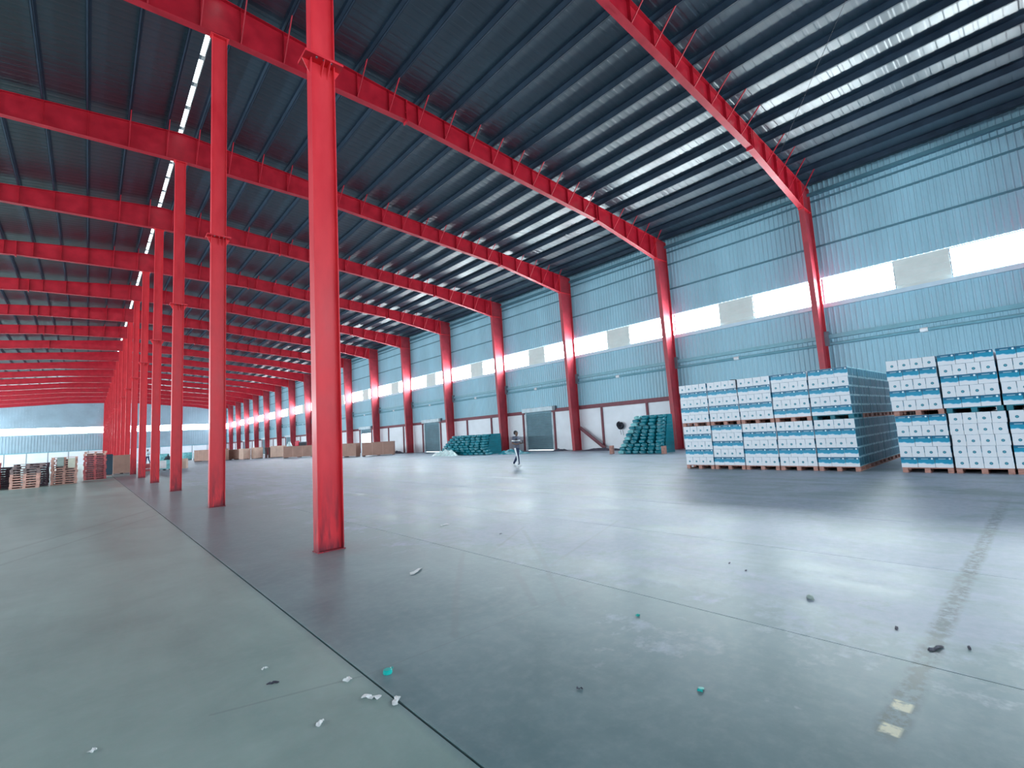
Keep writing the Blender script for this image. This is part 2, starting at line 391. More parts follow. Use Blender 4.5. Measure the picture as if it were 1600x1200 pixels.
for y, sgn, pm in ((YE, 1, PANE_E), (Y0, -1, PANE_F)):
    for i in range(8):
        a = XL+.2+(XW-XL-.4)*i/8; b = a+(XW-XL-.4)/8; wn += 1; w = struct('window_%d' % wn); yy = y+sgn*.04
        link('pane', MB().add([(a, yy, WB), (b, yy, WB), (b, yy, WT), (a, yy, WT)], [(0, 1, 2, 3) if sgn > 0 else (3, 2, 1, 0)]).mesh('pane', pm, False), w)
        link('mullion', MB().box(a-.03, a+.03, yy-.0, yy+.04, WB, WT).mesh('mullion', SILL), w)
# ------------------------------------------------------------------ ceiling: ridge cap, deck sheets, purlins, ridge light strips
ce = struct('ceiling', MB().plate([(2.3, DECK(2.3)+.04), (2.8, DECK(2.8)+.16), (3.3, DECK(3.3)+.04), (3.3, DECK(3.3)+.10), (2.8, DECK(2.8)+.24), (2.3, DECK(2.3)+.10)], Y0-.2, YE+.2).mesh('ceiling', DECKM))
for n in range(-2, 19):
    ya = YF(n) if n > -2 else Y0-.2; yb = YF(n+1) if n < 18 else YE+.2
    if yb-ya < .05: continue
    for lo, hi in ((2.89, XW+.25), (XL-.25, 2.71)):
        link('deck_sheet', corr(MB(), ya, yb, lambda c, d, h: (h, c, DECK(h)+d), lo, hi, .36, .007).mesh('deck_sheet', DECKM, False), ce)
def purlin(x, s):
    m = MB(); z0, z1 = TOP(x)+.005, DECK(x)-.002
    m.box(min(x, x+s*.012), max(x, x+s*.012), Y0-.1, YE+.1, z0, z1)
    m.box(min(x, x+s*.075), max(x, x+s*.075), Y0-.1, YE+.1, z0, z0+.01)
    m.box(min(x+s*.065, x+s*.075), max(x+s*.065, x+s*.075), Y0-.1, YE+.1, z0, z0+.03)
    m.box(min(x, x-s*.07), max(x, x-s*.07), Y0-.1, YE+.1, z1-.012, z1-.004)
    return m.mesh('purlin', PURM)
PX = [3.35+1.295*i for i in range(20)]
for x in PX: link('purlin', purlin(x, 1), ce)
for x in PX: link('purlin', purlin(5.6-x, -1), ce)
rp = MB().add([(-.09, -.76, 0), (.06, -.76, 0), (.06, .68, 0), (-.09, .68, 0)], [(3, 2, 1, 0)]).mesh('ridge_light_sheet', PANE_R, False)
for n in range(-1, 18):
    for k in range(5): link('ridge_light_sheet', rp, ce, (2.8, YF(n)+.85+1.706*k, DECK(2.8)+.0))
# ------------------------------------------------------------------ red centre columns
CZ = 14.45; SPZ = 7.94
def col_shaft(z0, z1):
    m = MB(); d = .195; b = .10
    for s in (-1, 1): m.box(*sorted((s*d, s*(d-.014))), -b, b, z0, z1)
    m.box(-d+.014, d-.014, -.006, .006, z0, z1); return m
shaft_m = MB(); shaft_m = col_shaft(0, SPZ-.02); up = col_shaft(SPZ+.02, CZ)
shaft_d = shaft_m.mesh('shaft', RED); up_d = up.mesh('shaft', RED)
spl_d = MB().box(-.31, .31, -.19, .19, -.02, .02).mesh('splice_plate', RED)
def gus(poly_axis):
    m = MB()
    if poly_axis == 'x': m.add([(.195, -.006, 0), (.31, -.006, 0), (.195, -.006, -.22), (.195, .006, 0), (.31, .006, 0), (.195, .006, -.22)], [(0, 1, 2), (5, 4, 3), (0, 3, 4, 1), (1, 4, 5, 2), (2, 5, 3, 0)])
    else: m.add([(-.006, .006, 0), (-.006, .19, 0), (-.006, .006, -.22), (.006, .006, 0), (.006, .19, 0), (.006, .006, -.22)], [(0, 1, 2), (5, 4, 3), (0, 3, 4, 1), (1, 4, 5, 2), (2, 5, 3, 0)])
    return m.mesh('gusset', RED)
gx, gy = gus('x'), gus('y')
bolt_d = MB().tube([(0, 0, -.035), (0, 0, .035)], .018, 6).mesh('bolt', FRAMEM)
cap_d = MB().box(-.25, .25, -.13, .13, CZ, CZ+.025).mesh('cap_plate', RED)
base_d = MB().box(-.21, .21, -.115, .115, 0, .012).mesh('base_plate', RED)
def center_col(n, label):
    t = thing('steel_column', label, 'column', (XC, YF(n), 0), group='centre row of red columns')
    link('shaft', shaft_d, t); link('shaft', up_d, t); link('base_plate', base_d, t); link('cap_plate', cap_d, t)
    if n < 9:
        sp = link('splice_plate', spl_d, t, (0, 0, SPZ))
        for rz in (0, math.pi):
            link('gusset', gx, sp, (0, 0, -.02), rz)
            link('gusset', gy, sp, (0, 0, -.02), rz); link('gusset', gy, sp, (.1, 0, -.02), rz)
        for bx in (-.12, .0, .12):
            for by in (-.145, .145): link('bolt', bolt_d, sp, (bx, by, 0))
    else: link('splice_plate', spl_d, t, (0, 0, SPZ))
for n in range(0, 19):
    lab = {0: 'red steel column standing behind the viewpoint in the centre row', 1: 'nearest and largest red centre column, splice plate near picture top'}.get(n, '%s red steel column of the centre row counting from the nearest' % ORD[n])
    center_col(n, lab)
# ------------------------------------------------------------------ rafters
def depth(x):
    d = abs(x-2.8)
    if d < 6.5: return 1.30-.42*d/6.5
    if d < 18.5: return .88
    return .88+.52*(d-18.5)/6.0
ZR = 15.8
def beam():
    m = MB(); xs = sorted(set([2.8+s*k for s in (-1, 1) for k in (0, 3.2, 6.5, 12, 18.5, 24.5)]))
    f = .13; t = .016
    for a, b in zip(xs, xs[1:]):
        A, B = TOP(a)-ZR, TOP(b)-ZR; da, db = depth(a), depth(b); a -= XC; b -= XC
        for y0, y1, za, zb, ta, tb in ((-.005, .005, A, B, A-da, B-db), (-f, f, A, B, A-t, B-t), (-f, f, A-da+t, B-db+t, A-da, B-db)):
            m.add([(a, y0, ta), (b, y0, tb), (b, y0, zb), (a, y0, za), (a, y1, ta), (b, y1, tb), (b, y1, zb), (a, y1, za)],
                  [(0, 1, 2, 3), (7, 6, 5, 4), (0, 4, 5, 1), (1, 5, 6, 2), (2, 6, 7, 3), (3, 7, 4, 0)])
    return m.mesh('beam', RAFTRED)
beam_d = beam()
stiff = {}
for x in PX[:-1]+[5.6-q for q in PX[:-1]]:
    dz = depth(x); zt = TOP(x)-ZR
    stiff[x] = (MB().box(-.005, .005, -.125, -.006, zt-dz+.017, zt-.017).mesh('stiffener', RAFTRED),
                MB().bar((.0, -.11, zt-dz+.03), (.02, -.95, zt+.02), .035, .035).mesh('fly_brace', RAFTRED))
endp = {}
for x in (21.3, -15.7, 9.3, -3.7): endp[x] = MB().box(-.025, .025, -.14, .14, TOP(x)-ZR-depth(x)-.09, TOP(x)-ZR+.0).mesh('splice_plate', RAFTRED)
rbolt = MB().tube([(-.045, 0, 0), (.045, 0, 0)], .02, 6).mesh('bolt', RED)
def rafter(n, label):
    t = thing('roof_rafter', label, 'rafter', (XC, YF(n), ZR), group='red roof rafters')
    link('beam', beam_d, t)
    for x, d in endp.items():
        if n < 10:
            sp = link('splice_plate', d, t, (x-XC, 0, 0))
            if n < 5:
                for bz in (-.25, -.55):
                    for by in (-.09, .09): link('bolt', rbolt, sp, (0, by, TOP(x)-ZR+bz))
    if n < 9:
        for x, (a, b) in stiff.items():
            if n > 3 and x < -6: continue
            link('stiffener', a, t, (x-XC, 0, 0)); 
            if x > 0 and min(abs(x-e) for e in endp) > .3: link('fly_brace', b, t, (x-XC, 0, 0))
for n in range(-1, 19):
    rafter(n, {-1: 'red rafter far behind the viewpoint', 0: 'red rafter just behind the viewpoint', 1: 'nearest red rafter, cut by the picture top, meeting the wall column behind the cartons'}.get(n, '%s red rafter counting from the nearest, spanning the roof' % ORD[n]))
# ------------------------------------------------------------------ right wall columns
def wall_col():
    m = MB(); b = .13; ix0, ix1, ox = -.78, -1.2, 0.0     # origin at outer flange base
    zt0, zt1 = TOP(28.53+ix1)-depth(28.53+ix1), TOP(28.53)
    P = [(ix0, 0), (0, 0), (0, zt1), (ix1, TOP(28.53+ix1)), (ix1, zt0)]
    m.plate(P, -.005, .005)
    m.box(-.016, 0, -b, b, 0, zt1)
    m.add([(ix0, -b, 0), (ix0+.016, -b, 0), (ix1+.016, -b, zt0), (ix1, -b, zt0), (ix0, b, 0), (ix0+.016, b, 0), (ix1+.016, b, zt0), (ix1, b, zt0)],
          [(0, 1, 2, 3), (7, 6, 5, 4), (0, 4, 5, 1), (1, 5, 6, 2), (2, 6, 7, 3), (3, 7, 4, 0)])
    m.add([(ix1, -b, TOP(28.53+ix1)-.016), (0, -b, zt1-.016), (0, -b, zt1), (ix1, -b, TOP(28.53+ix1)), (ix1, b, TOP(28.53+ix1)-.016), (0, b, zt1-.016), (0, b, zt1), (ix1, b, TOP(28.53+ix1))],
          [(0, 1, 2, 3), (7, 6, 5, 4), (0, 4, 5, 1), (1, 5, 6, 2), (2, 6, 7, 3), (3, 7, 4, 0)])
    return m.mesh('shaft', WALLRED)
wc_d = wall_col()
wst = MB().box(-1.17, -.02, -.125, .125, 12.32, 12.335).mesh('stiffener', RED)
kneep = MB().box(-1.24, -1.2, -.14, .14, TOP(27.33)-depth(27.33)-.06, TOP(27.33)).mesh('end_plate', RED)
wbase = MB().box(-.84, .06, -.17, .17, 0, .02).mesh('base_plate', RED)
clamp_d = MB().box(-.05, .13, -.2, .2, 5.15, 5.9).mesh('pipe_clamp', FRAMEM)
for n in range(-1, 19):
    lab = {-1: 'red wall column behind the viewpoint', 0: 'red wall column beside the viewpoint, outside the picture', 1: 'red wall column rising behind the long carton stack',
           2: 'red wall column beside the stepped teal heap', 3: 'red wall column with the leaning brown beam at its foot', 4: 'red wall column behind the walking person, right of the film covered heap'}.get(n, 'red column of the right wall, %s counting from the nearest' % ORD[n])
    t = thing('wall_column', lab, 'column', (28.53, YF(n), 0), group='red columns along the right wall')
    link('shaft', wc_d, t); link('base_plate', wbase, t); link('end_plate', kneep, t)
    if n < 8: link('stiffener', wst, t)
    link('pipe_clamp', clamp_d, t, (0, -.0, 0))
# bracing rods in the near roof bay
for (a, b), l in zip((((24.5, YF(1)), (11.5, YF(0))), ((16, YF(3)), (27, YF(2)))), ('thin dark bracing rod under the nearest roof bay', 'thin dark bracing rod crossing the roof between the second and third rafters')):
    p = Vector((a[0], a[1], TOP(a[0])-.06)); q = Vector((b[0], b[1], TOP(b[0])-.06)); mid = (p+q)/2
    t = thing('bracing_rod', l, 'rod', mid, data=MB().tube([p-mid, q-mid], .009, 6).mesh('bracing_rod', BLACK))
    link('turnbuckle', MB().bar(((q-p)*.1), ((q-p)*.115), .04).mesh('turnbuckle', FRAMEM), t)
# pipe along the wall
t = thing('wall_pipe', 'teal pipe running along the right wall under the windows', 'pipe', (XW-.12, 67, 5.24), data=MB().tube([(0, Y0+.3-67, 0), (0, YE-.3-67, 0)], .075, 10).mesh('wall_pipe', CLADLINE))
cpl = MB().tube([(0, -.14, 0), (0, .14, 0)], .105, 10).mesh('coupling', WHITEP)
for n in range(-1, 18): link('coupling', cpl, t, (0, YF(n)+4.6-67, 0))
# ------------------------------------------------------------------ shutter doors
def shutter_door(i, y, openh):
    d = struct('door_%d' % i, None, None, (XW, y, 0))
    m = MB(); z = openh; k = 0
    while z < DH-.01:
        h = min(.1, DH-z); m.add([(.08, .1, z), (.05, .1, z+h*.5), (.08, .1, z+h), (.08, DW-.1, z), (.05, DW-.1, z+h*.5), (.08, DW-.1, z+h)], [(0, 1, 4, 3), (1, 2, 5, 4)]); z += h
    c = link('shutter_curtain', m.mesh('shutter_curtain', SHUT, False), d); link('bottom_bar', MB().box(.03, .12, .1, DW-.1, openh-.05, openh+.03).mesh('bottom_bar', FRAMEM), c)
    for a in (0, DW-.1): link('guide_rail', MB().box(-.03, .12, a, a+.1, 0, DH).mesh('guide_rail', HOODM), d)
    link('hood', MB().plate([(-.28, DH+.32), (-.28, DH-.02), (.02, DH-.06), (.02, DH+.36)], -.25, DW+.12).mesh('hood', HOODM), d)
    link('motor_box', MB().box(-.26, .02, -.55, -.27, DH-.02, DH+.34).mesh('motor_box', FRAMEM), d)
    link('threshold', MB().box(.0, .25, .1, DW-.1, -.025, .005).mesh('threshold', GROUND), d)
    return d
for i, y in enumerate(DOORS): shutter_door(i+1, y, 2.75 if i == 3 else .11)
# ------------------------------------------------------------------ cartons on pallets
CL, CW, CH = .3325, .2495, .268
def carton_geo(mb, M_, mi=(0, 0, 1, 1, 2, 2), cl=CL, cw=CW, ch=CH):
    # long side along x (banner), short end faces +-x (dot)
    x, y = cl/2-.001, cw/2-.001; h = ch-.001
    v = [(-x, -y, 0), (x, -y, 0), (x, y, 0), (-x, y, 0), (-x, -y, h), (x, -y, h), (x, y, h), (-x, y, h)]
    q = [(0, 0), (1, 0), (1, 1), (0, 1)]
    fs = [(0, 1, 5, 4), (2, 3, 7, 6), (1, 2, 6, 5), (3, 0, 4, 7), (4, 5, 6, 7), (3, 2, 1, 0)]
    mb.add([M_ @ Vector(a) for a in v], fs, list(mi), [q]*6)
def carton_mesh(): 
    m = MB(); carton_geo(m, Matrix()); return m.mesh('carton', CMATS, bevel=.003)
CMATS = [CSIDE, CEND, CTOP, CTEAL]
carton_d = carton_mesh()
mq = MB(); carton_geo(mq, Matrix(), (0, 3, 1, 1, 2, 2)); corner_e = mq.mesh('carton', CMATS, bevel=.003)      # corner cartons: the aisle face is printed teal
mq = MB(); carton_geo(mq, Matrix(), (0, 0, 3, 1, 2, 2)); corner_l = mq.mesh('carton', CMATS, bevel=.003)
mq = MB(); carton_geo(mq, Matrix(), (3, 3, 3, 3, 2, 2)); aisle_d = mq.mesh('carton', CMATS, bevel=.003)
AISLE = (3, 3, 3, 3, 2, 2)
# wooden pallet: parts deck boards, blocks, skids
def pallet_parts(w, d, mtl):
    r = []
    for i in range(6): r.append(('deck_board', MB().box(-d/2+(d-.11)*i/5, -d/2+(d-.11)*i/5+.11, -w/2, w/2, .108, .13).mesh('deck_board', mtl), (0, 0, 0)))
    bl = MB().box(-.06, .06, -.055, .055, .022, .108).mesh('block', mtl)
    for i in (-1, 0, 1):
        for j in (-1, 0, 1): r.append(('block', bl, (i*(d/2-.062), j*(w/2-.057), 0)))
    for j in (-1, 0, 1): r.append(('skid_board', MB().box(-d/2, d/2, j*(w/2-.057)-.055, j*(w/2-.057)+.055, 0, .022).mesh('skid_board', mtl), (0, 0, 0)))
    return r
PP = {k: pallet_parts(1.0, 1.03, m) for k, m in (('w', WOOD), ('t', TEALP))}
def pallet(kind, loc, label, group, rz=0):
    t = thing('pallet', label, 'pallet', loc, rz, group)
    for nm, d, l in PP[kind]: link(nm, d, t, l)
    return t
XF = 16.0; PD = 1.06
stuff = {(a, b): MB() for a in ('long', 'right') for b in ('lower', 'upper')}
def rotz(a): return Matrix.Rotation(a, 4, 'Z')
LAY = ['bottom', 'second', 'third', 'fourth', 'top']
def ordl(i, n): return ('leftmost', 'second', 'third', 'rightmost')[i] if n == 4 else ('leftmost', 'middle', 'rightmost')[i]
def pallet_load(yc, w, zb, pat, col, tier, stack, ncols, individual=True):
    """front column of cartons; pat lists layers from the top"""
    zc = zb+.13; tw = w-.032
    for li, ty in enumerate(reversed(pat)):
        n = 3 if ty == 'L' else 4; jx = rnd.uniform(-.012, .018); jy = rnd.uniform(-.008, .008)
        for i in range(n):
            size = CL if ty == 'L' else CW
            y = yc+jy+(n-1)/2*tw/n-i*tw/n          # i counts from the left in view
            dp = CW if ty == 'L' else CL
            x = XF+dp/2+jx+rnd.uniform(-.006, .006)
            rz = (-math.pi/2 if ty == 'L' else 0)+rnd.uniform(-.005, .005)
            if ty == 'E': rz += math.pi
            lab = '%s carton, %s layer, %s %s pallet from left, %s, %s' % ('blue-banded' if ty == 'L' else 'white dotted', LAY[li], tier, ORD[col], ordl(i, n), stack)
            link_carton((x, y, zc+li*CH), rz, lab, 'cartons facing the floor', (corner_e if ty == 'E' else corner_l) if (stack == 'long stack' and col == 5 and i == n-1) else carton_d)
        # the rest of this layer behind the front row
        x0 = XF+(CW if ty == 'L' else CL)+.05
        stuff_core.append((x0, XF+PD*1.0-.02, yc-w/2+.03, yc+w/2-.03, zc+li*CH, zc+li*CH+CH-.004))
stuff_core = []
def link_carton(loc, rz, lab, grp, d=None):
    o = link('carton', d or carton_d, None, loc, rz); tag(o, lab, 'carton', grp); return o
A0, A1 = 8.90, 3.72; AW = (A0-A1)/5
UP_A = ['ELELE', 'ELELE', 'ELELE', 'LELEL', 'LELEL']; LO_A = ['ELELE', 'LELEL', 'ELELE', 'ELELE', 'ELELL']
B0 = 2.84; BW = 1.045
UP_B = ['ELELE', 'LELEL', 'LELEL']; LO_B = ['LELEL', 'EEEEE', 'ELELE']
ZT = .13+5*CH
for c in range(5):
    yc = A0-AW*(c+.5)
    pallet('w', (XF+.52, yc, 0), 'wooden pallet on the floor, %s from left under the long carton stack' % ORD[c+1], 'pallets under the cartons')
    pallet_load(yc, AW, 0, LO_A[c], c+1, 'lower', 'long stack', 5)
    pallet('t' if c == 4 else 'w', (XF+.52, yc+.01, ZT), '%s pallet between carton tiers, %s from left in the long stack' % ('dark teal plastic' if c == 4 else 'pinkish wooden', ORD[c+1]), 'pallets between the carton tiers')
    pallet_load(yc+.02, AW, ZT, UP_A[c], c+1, 'upper', 'long stack', 5)
for c in range(3):
    yc = B0-BW*(c+.5)
    pallet('w', (XF+.52, yc, 0), 'wooden pallet on the floor, %s from left under the right carton stack' % ORD[c+1], 'pallets under the cartons')
    pallet_load(yc, BW, 0, LO_B[c], c+1, 'lower', 'right stack', 3)
    pallet('w' if c == 0 else 't', (XF+.52, yc+.02, ZT), '%s pallet between carton tiers, %s from left in the right stack' % ('pinkish wooden' if c == 0 else 'dark teal plastic', ORD[c+1]), 'pallets between the carton tiers')
    pallet_load(yc+.05, BW, ZT, UP_B[c], c+1, 'upper', 'right stack', 3)
# aisle face of the long stack (towards -y): rows of cartons one behind the other
cnt = 0
for p in range(5):
    xb = XF+PD*p+(.0)
    if p: 
        for z, k, nm in ((0, 'w', 'floor'), (ZT, 'w', 'upper')):
            pallet(k, (xb+.52, A1+AW/2, z), 'wooden pallet, aisle side of long stack, %s, %s behind the corner pallet' % ('on the floor' if nm == 'floor' else 'between tiers', ORD[p]), 'pallets down the aisle side')
    for tier, zb, pat in (('lower', 0, LO_A[4]), ('upper', ZT, UP_A[4])):
        for li, ty in enumerate(reversed(pat)):
            if p % 2: ty = 'E' if ty == 'L' else 'L'
            z = zb+.13+li*CH
            # seen from the aisle the layer shows the other face: banner layers show ends
            if p == 0: start, todo = (xb+CW+.008, [(CW, 'E')]*3) if ty == 'L' else (xb+CL+.008, [(CL, 'L')]*2)
            else: start, todo = (xb, [(CW, 'E')]*4) if ty == 'L' else (xb, [(CL, 'L')]*3)
            for k, (dx, t2) in enumerate(todo):
                x = start+(dx+.006)*(k+.5)
                y = A1+.025+((CW if t2 == 'L' else CL)/2)+rnd.uniform(0, .012)
                rz = (0 if t2 == 'L' else -math.pi/2)+rnd.uniform(-.004, .004)
                if p == 0 and tier == 'upper' and cnt < 17:
                    cnt += 1
                    link_carton((x, y, z), rz, 'dark teal printed carton, aisle side of long stack, upper tier, %s layer, %s from corner' % (LAY[li], ORD[k+2]), 'cartons facing the aisle', aisle_d)
                else: carton_geo(stuff[('long', tier)], Matrix.Translation((x, y, z)) @ rotz(rz), AISLE)
for a, xs, ys in (('long', range(1, 5), [A0-AW*(c+.5) for c in range(4)]), ('right', range(1, 5), [B0-BW*(c+.5) for c in range(3)])):
    for zt, nm in ((0, 'on the floor'), (ZT, 'between the tiers')):
        m = MB()
        for p in xs:
            for yc in ys:
                x = XF+PD*p+.52
                m.box(x-.5, x+.5, yc-.5, yc+.5, zt+.108, zt+.13)
                for i in (-1, 0, 1):
                    m.box(x-.5, x+.5, yc+i*.44-.055, yc+i*.44+.055, zt, zt+.022)
                    for j in (-1, 0, 1): m.box(x+i*.44-.06, x+i*.44+.06, yc+j*.44-.055, yc+j*.44+.055, zt+.022, zt+.108)
        tag(link('pallet', m.mesh('pallets_behind', WOODD)), 'pallets behind the front row of the %s stack, %s' % (a, nm), 'pallet', None, 'stuff')
# loads deeper in both stacks, joined
def core(x0, x1, y0, y1, z0, z1): stuff[('long' if y0 > 3 else 'right', 'lower' if z0 < 1.5 else 'upper')].box(x0, x1, y0, y1, z0, z1, 2)
for b in stuff_core:
    core(*b) if not (b[2] < A1+AW*.5 < b[3]) else core(b[0], b[1], A1+.42, b[3], b[4], b[5])
for p in range(1, 5):
    for zb in (0, ZT):
        core(XF+PD*p+.01, XF+PD*(p+1)-.02, A1+.42, A0-.05, zb+.13, zb+.13+5*CH-.01)
        core(XF+PD*p+.01, XF+PD*(p+1)-.02, B0-5.2, B0-.04, zb+.13, zb+.13+5*CH-.01)
for (a, b), m in stuff.items(): tag(link('carton', m.mesh('cartons_behind', CMATS)), 'remaining cartons behind the front row, %s tier of the %s stack' % (b, a), 'carton', None, 'stuff')
# black cable hanging over the long stack
thing('strap', 'short black strap hanging over the top edge of the long carton stack', 'strap', (XF-.012, A0-2*AW+.03, ZT*2-.2), data=MB().bar((0, 0, -.12), (0, .0, .20), .05, .01).bar((0, 0, .2), (0, .18, .21), .05, .015).mesh('strap', BLACK))
# ------------------------------------------------------------------ teal bundles
def pack_mesh(seed, L=.435, D=.39, H=.196):
    r = random.Random(seed); b = bmesh.new(); bmesh.ops.create_cube(b, size=1)
    bmesh.ops.subdivide_edges(b, edges=b.edges[:], cuts=2, use_grid_fill=True)
    for v in b.verts:
        p = v.co.copy(); k = 1-.10*(abs(p.x*2)**2*abs(p.y*2)**2)-.10*(abs(p.x*2)**2*abs(p.z*2)**2)-.08*(abs(p.y*2)**2*abs(p.z*2)**2)
        v.co = Vector((p.x*D*k, p.y*L*k, (p.z*k+.5)*H)) + Vector((r.uniform(-.016, .016), r.uniform(-.016, .016), r.uniform(-.010, .010)))
        if p.z < -.49: v.co.z = 0
    m = bpy.data.meshes.new('bundle'); b.to_mesh(m); b.free(); return m
packs = []
for s in range(5):
    m = pack_mesh(s); m.materials.append(TEAL); packs.append(m)
lp = pack_mesh(11); lp.materials.append(TEALL)
NL = 11
for l in range(NL):
    yl_ = 17.75-.95*l/(NL-1); yr = 14.75; n = int((yl_-yr)/.465); xo = 23.95+.055*l
    for i in range(n):
        y = yl_-.23-i*(yl_-yr-.46)/(n-1)
        o = link('bundle', lp if (i == 0 and l % 2 == 0) else rnd.choice(packs), None, (xo+.21+rnd.uniform(-.02, .02), y, l*.2), rnd.uniform(-.02, .02))
        tag(o, 'teal film-wrapped bundle in the stepped heap, %s layer up, %s from left' % (ORD[l+1], ORD[i+1]), 'bundle', 'teal bundles of the stepped heap')
cb = MB()
for l in range(NL):
    cb.box(24.42+.055*l, 25.5, 14.8, 17.5-.95*l/(NL-1), l*.2, l*.2+.195)
tag(link('bundle', cb.mesh('bundles_behind', TEAL)), 'teal bundles packed behind the front of the stepped heap', 'bundle', None, 'stuff')
for l in range(8):
    yl_ = 37.0-1.5*(l/7)**1.5; yr = 30.6+(.0 if l > 1 else -.4*(2-l)); n = int((yl_-yr)/.68)
    for i in range(n):
        y = yl_-.3-i*(yl_-yr-.62)/(n-1); top = l == 7
        o = link('bundle', rnd.choice(packs), None, (23.9+.06*l+rnd.uniform(-.05, .05), y+rnd.uniform(-.03, .03), l*.205), rnd.uniform(-.03, .03)); o.scale = (1.2, 1.4, 1.0)
        tag(o, 'teal bundle in the long sprawling heap, %s layer up, %s from left' % (ORD[l+1], ORD[i+1]), 'bundle', 'teal bundles of the long heap')
cb = MB()
for l in range(8): cb.box(24.25+.06*l, 25.8, 30.8, 36.7-1.5*(l/7)**1.5, l*.205, l*.205+.2)
tag(link('bundle', cb.mesh('bundles_behind', TEAL)), 'teal bundles packed behind the front of the long heap', 'bundle', None, 'stuff')
def crumple(name, lx, ly, h, mtl, seed, nx=14, ny=22):
    m = MB(); vs = []
    for i in range(nx+1):
        for j in range(ny+1):
            u, v = i/nx*2-1, j/ny*2-1; r = max(0, 1-(abs(u)**2.2+abs(v)**2.2)**.5)
            z = h*(r**.7)*(.75+.9*noise.noise(Vector((u*2.3+seed, v*3.1, seed))))+.02
            vs.append((u*lx/2, v*ly/2, max(.004, z if r > 0 else .004)))
    fs = [(i*(ny+1)+j, (i+1)*(ny+1)+j, (i+1)*(ny+1)+j+1, i*(ny+1)+j+1) for i in range(nx) for j in range(ny)]
    m.add(vs, fs); return m.mesh(name, mtl, False)
thing('film_heap', 'crumpled pale plastic film lying at the foot of the long teal heap', 'plastic film', (22.95, 35.0, 0), data=crumple('film_heap', 1.1, 3.6, .62, FILM, 3.1))
thing('film_heap', 'flat teal plastic film trailing from the long heap past the wall column', 'plastic film', (24.7, 28.0, 0), data=crumple('film_tail', 1.6, 3.2, .40, TEAL, 5.2))
# dark rubble along the wall foot
for i, (y, ly, x, h) in enumerate([(21.6, 4.0, 27.6, .18), (26.2, 1.4, 28.0, .16), (18.7, 1.6, 28.0, .14), (31.9, 1.4, 28.1, .2), (51.6, 3.2, 27.2, .3), (54.6, 2.6, 28.0, .25)]):
    thing('debris_heap', ['low dark rubble by the leaning beam along the wall foot', 'low dark rubble between shutter door and wall column', 'low dark rubble left of the stepped teal heap', 'low dark rubble left of the nearest shutter door', 'dark sacks of rubbish at a wall column past the teal door', 'dark rubbish at the wall end of the cardboard row'][i], 'debris', (x, y, 0), data=crumple('debris_heap', .9, ly, h, DARKJ, i*1.7, 8, 14))
# leaning beam, wall coil, wood offcuts, drum
lb = thing('leaning_beam', 'brown red steel beam leaning from a wall column down to the floor', 'beam', (28.35, 22.0, 0.02))
link('web', MB().bar((0, 0, .08), (0, 2.3, 1.7), .03, .18).mesh('web', OXIDE), lb); 
for s in (-1, 1): link('flange', MB().bar((0, -.07*s*.6, .08+.09*s), (0, 2.3-.07*s*.6, 1.7+.09*s), .14, .02).mesh('flange', OXIDE), lb)
cm = MB()
for k in range(9):
    r = .10+.045*(k % 5)+.02*(k//5); cm.tube([(-.02*k, r*math.cos(a*math.pi/8+.3*k), r*.85*math.sin(a*math.pi/8+.3*k)+.02*k) for a in range(15)], .035, 6)
hc = thing('cable_coil', 'black cable coil hanging on the white wall beside the stepped teal heap', 'cable', (XW-.1, 20.7, 1.72+1.6-.02-.02), data=cm.mesh('cable_coil', BLACK))
hc.location.z = 1.6
link('hook', MB().bar((.09, 0, .3), (-.12, 0, .3), .03).mesh('hook', FRAMEM), hc)
link('cable_end', MB().tube([(0, -.1, -.2), (0, -.16, -.6)], .012, 5).tube([(0, .1, -.2), (0, .04, -.55)], .012, 5).mesh('cable_end', BLACK), hc)
thing('wood_block', 'small pale wood offcut at the left foot of the stepped teal heap', 'wood', (23.85, 18.05, 0), .3, data=MB().box(-.15, .15, -.1, .1, 0, .5).mesh('wood_block', WOOD))
thing('wood_block', 'small pale wood offcut at the right foot of the stepped teal heap', 'wood', (23.75, 14.45, 0), .2, data=MB().box(-.12, .12, -.11, .11, 0, .42).mesh('wood_block', WOOD))
dm = MB(); 
ring = [(r, z) for r, z in ((0, 0), (.27, 0), (.29, .03), (.285, .27), (.3, .3), (.285, .33), (.285, .57), (.3, .6), (.285, .63), (.29, .86), (.27, .88), (.26, .85), (0, .85))]
nn = 16; vs = [(r*math.cos(a*2*math.pi/nn), r*math.sin(a*2*math.pi/nn), z) for r, z in ring for a in range(nn)]
dm.add(vs, [(i*nn+a, i*nn+(a+1) % nn, (i+1)*nn+(a+1) % nn, (i+1)*nn+a) for i in range(len(ring)-1) for a in range(nn)])
thing('drum', 'small grey steel drum between stepped teal heap and carton stack', 'drum', (25.2, 13.6, 0), data=dm.mesh('drum', mat('grey_drum', (.20, .27, .32), .45)))
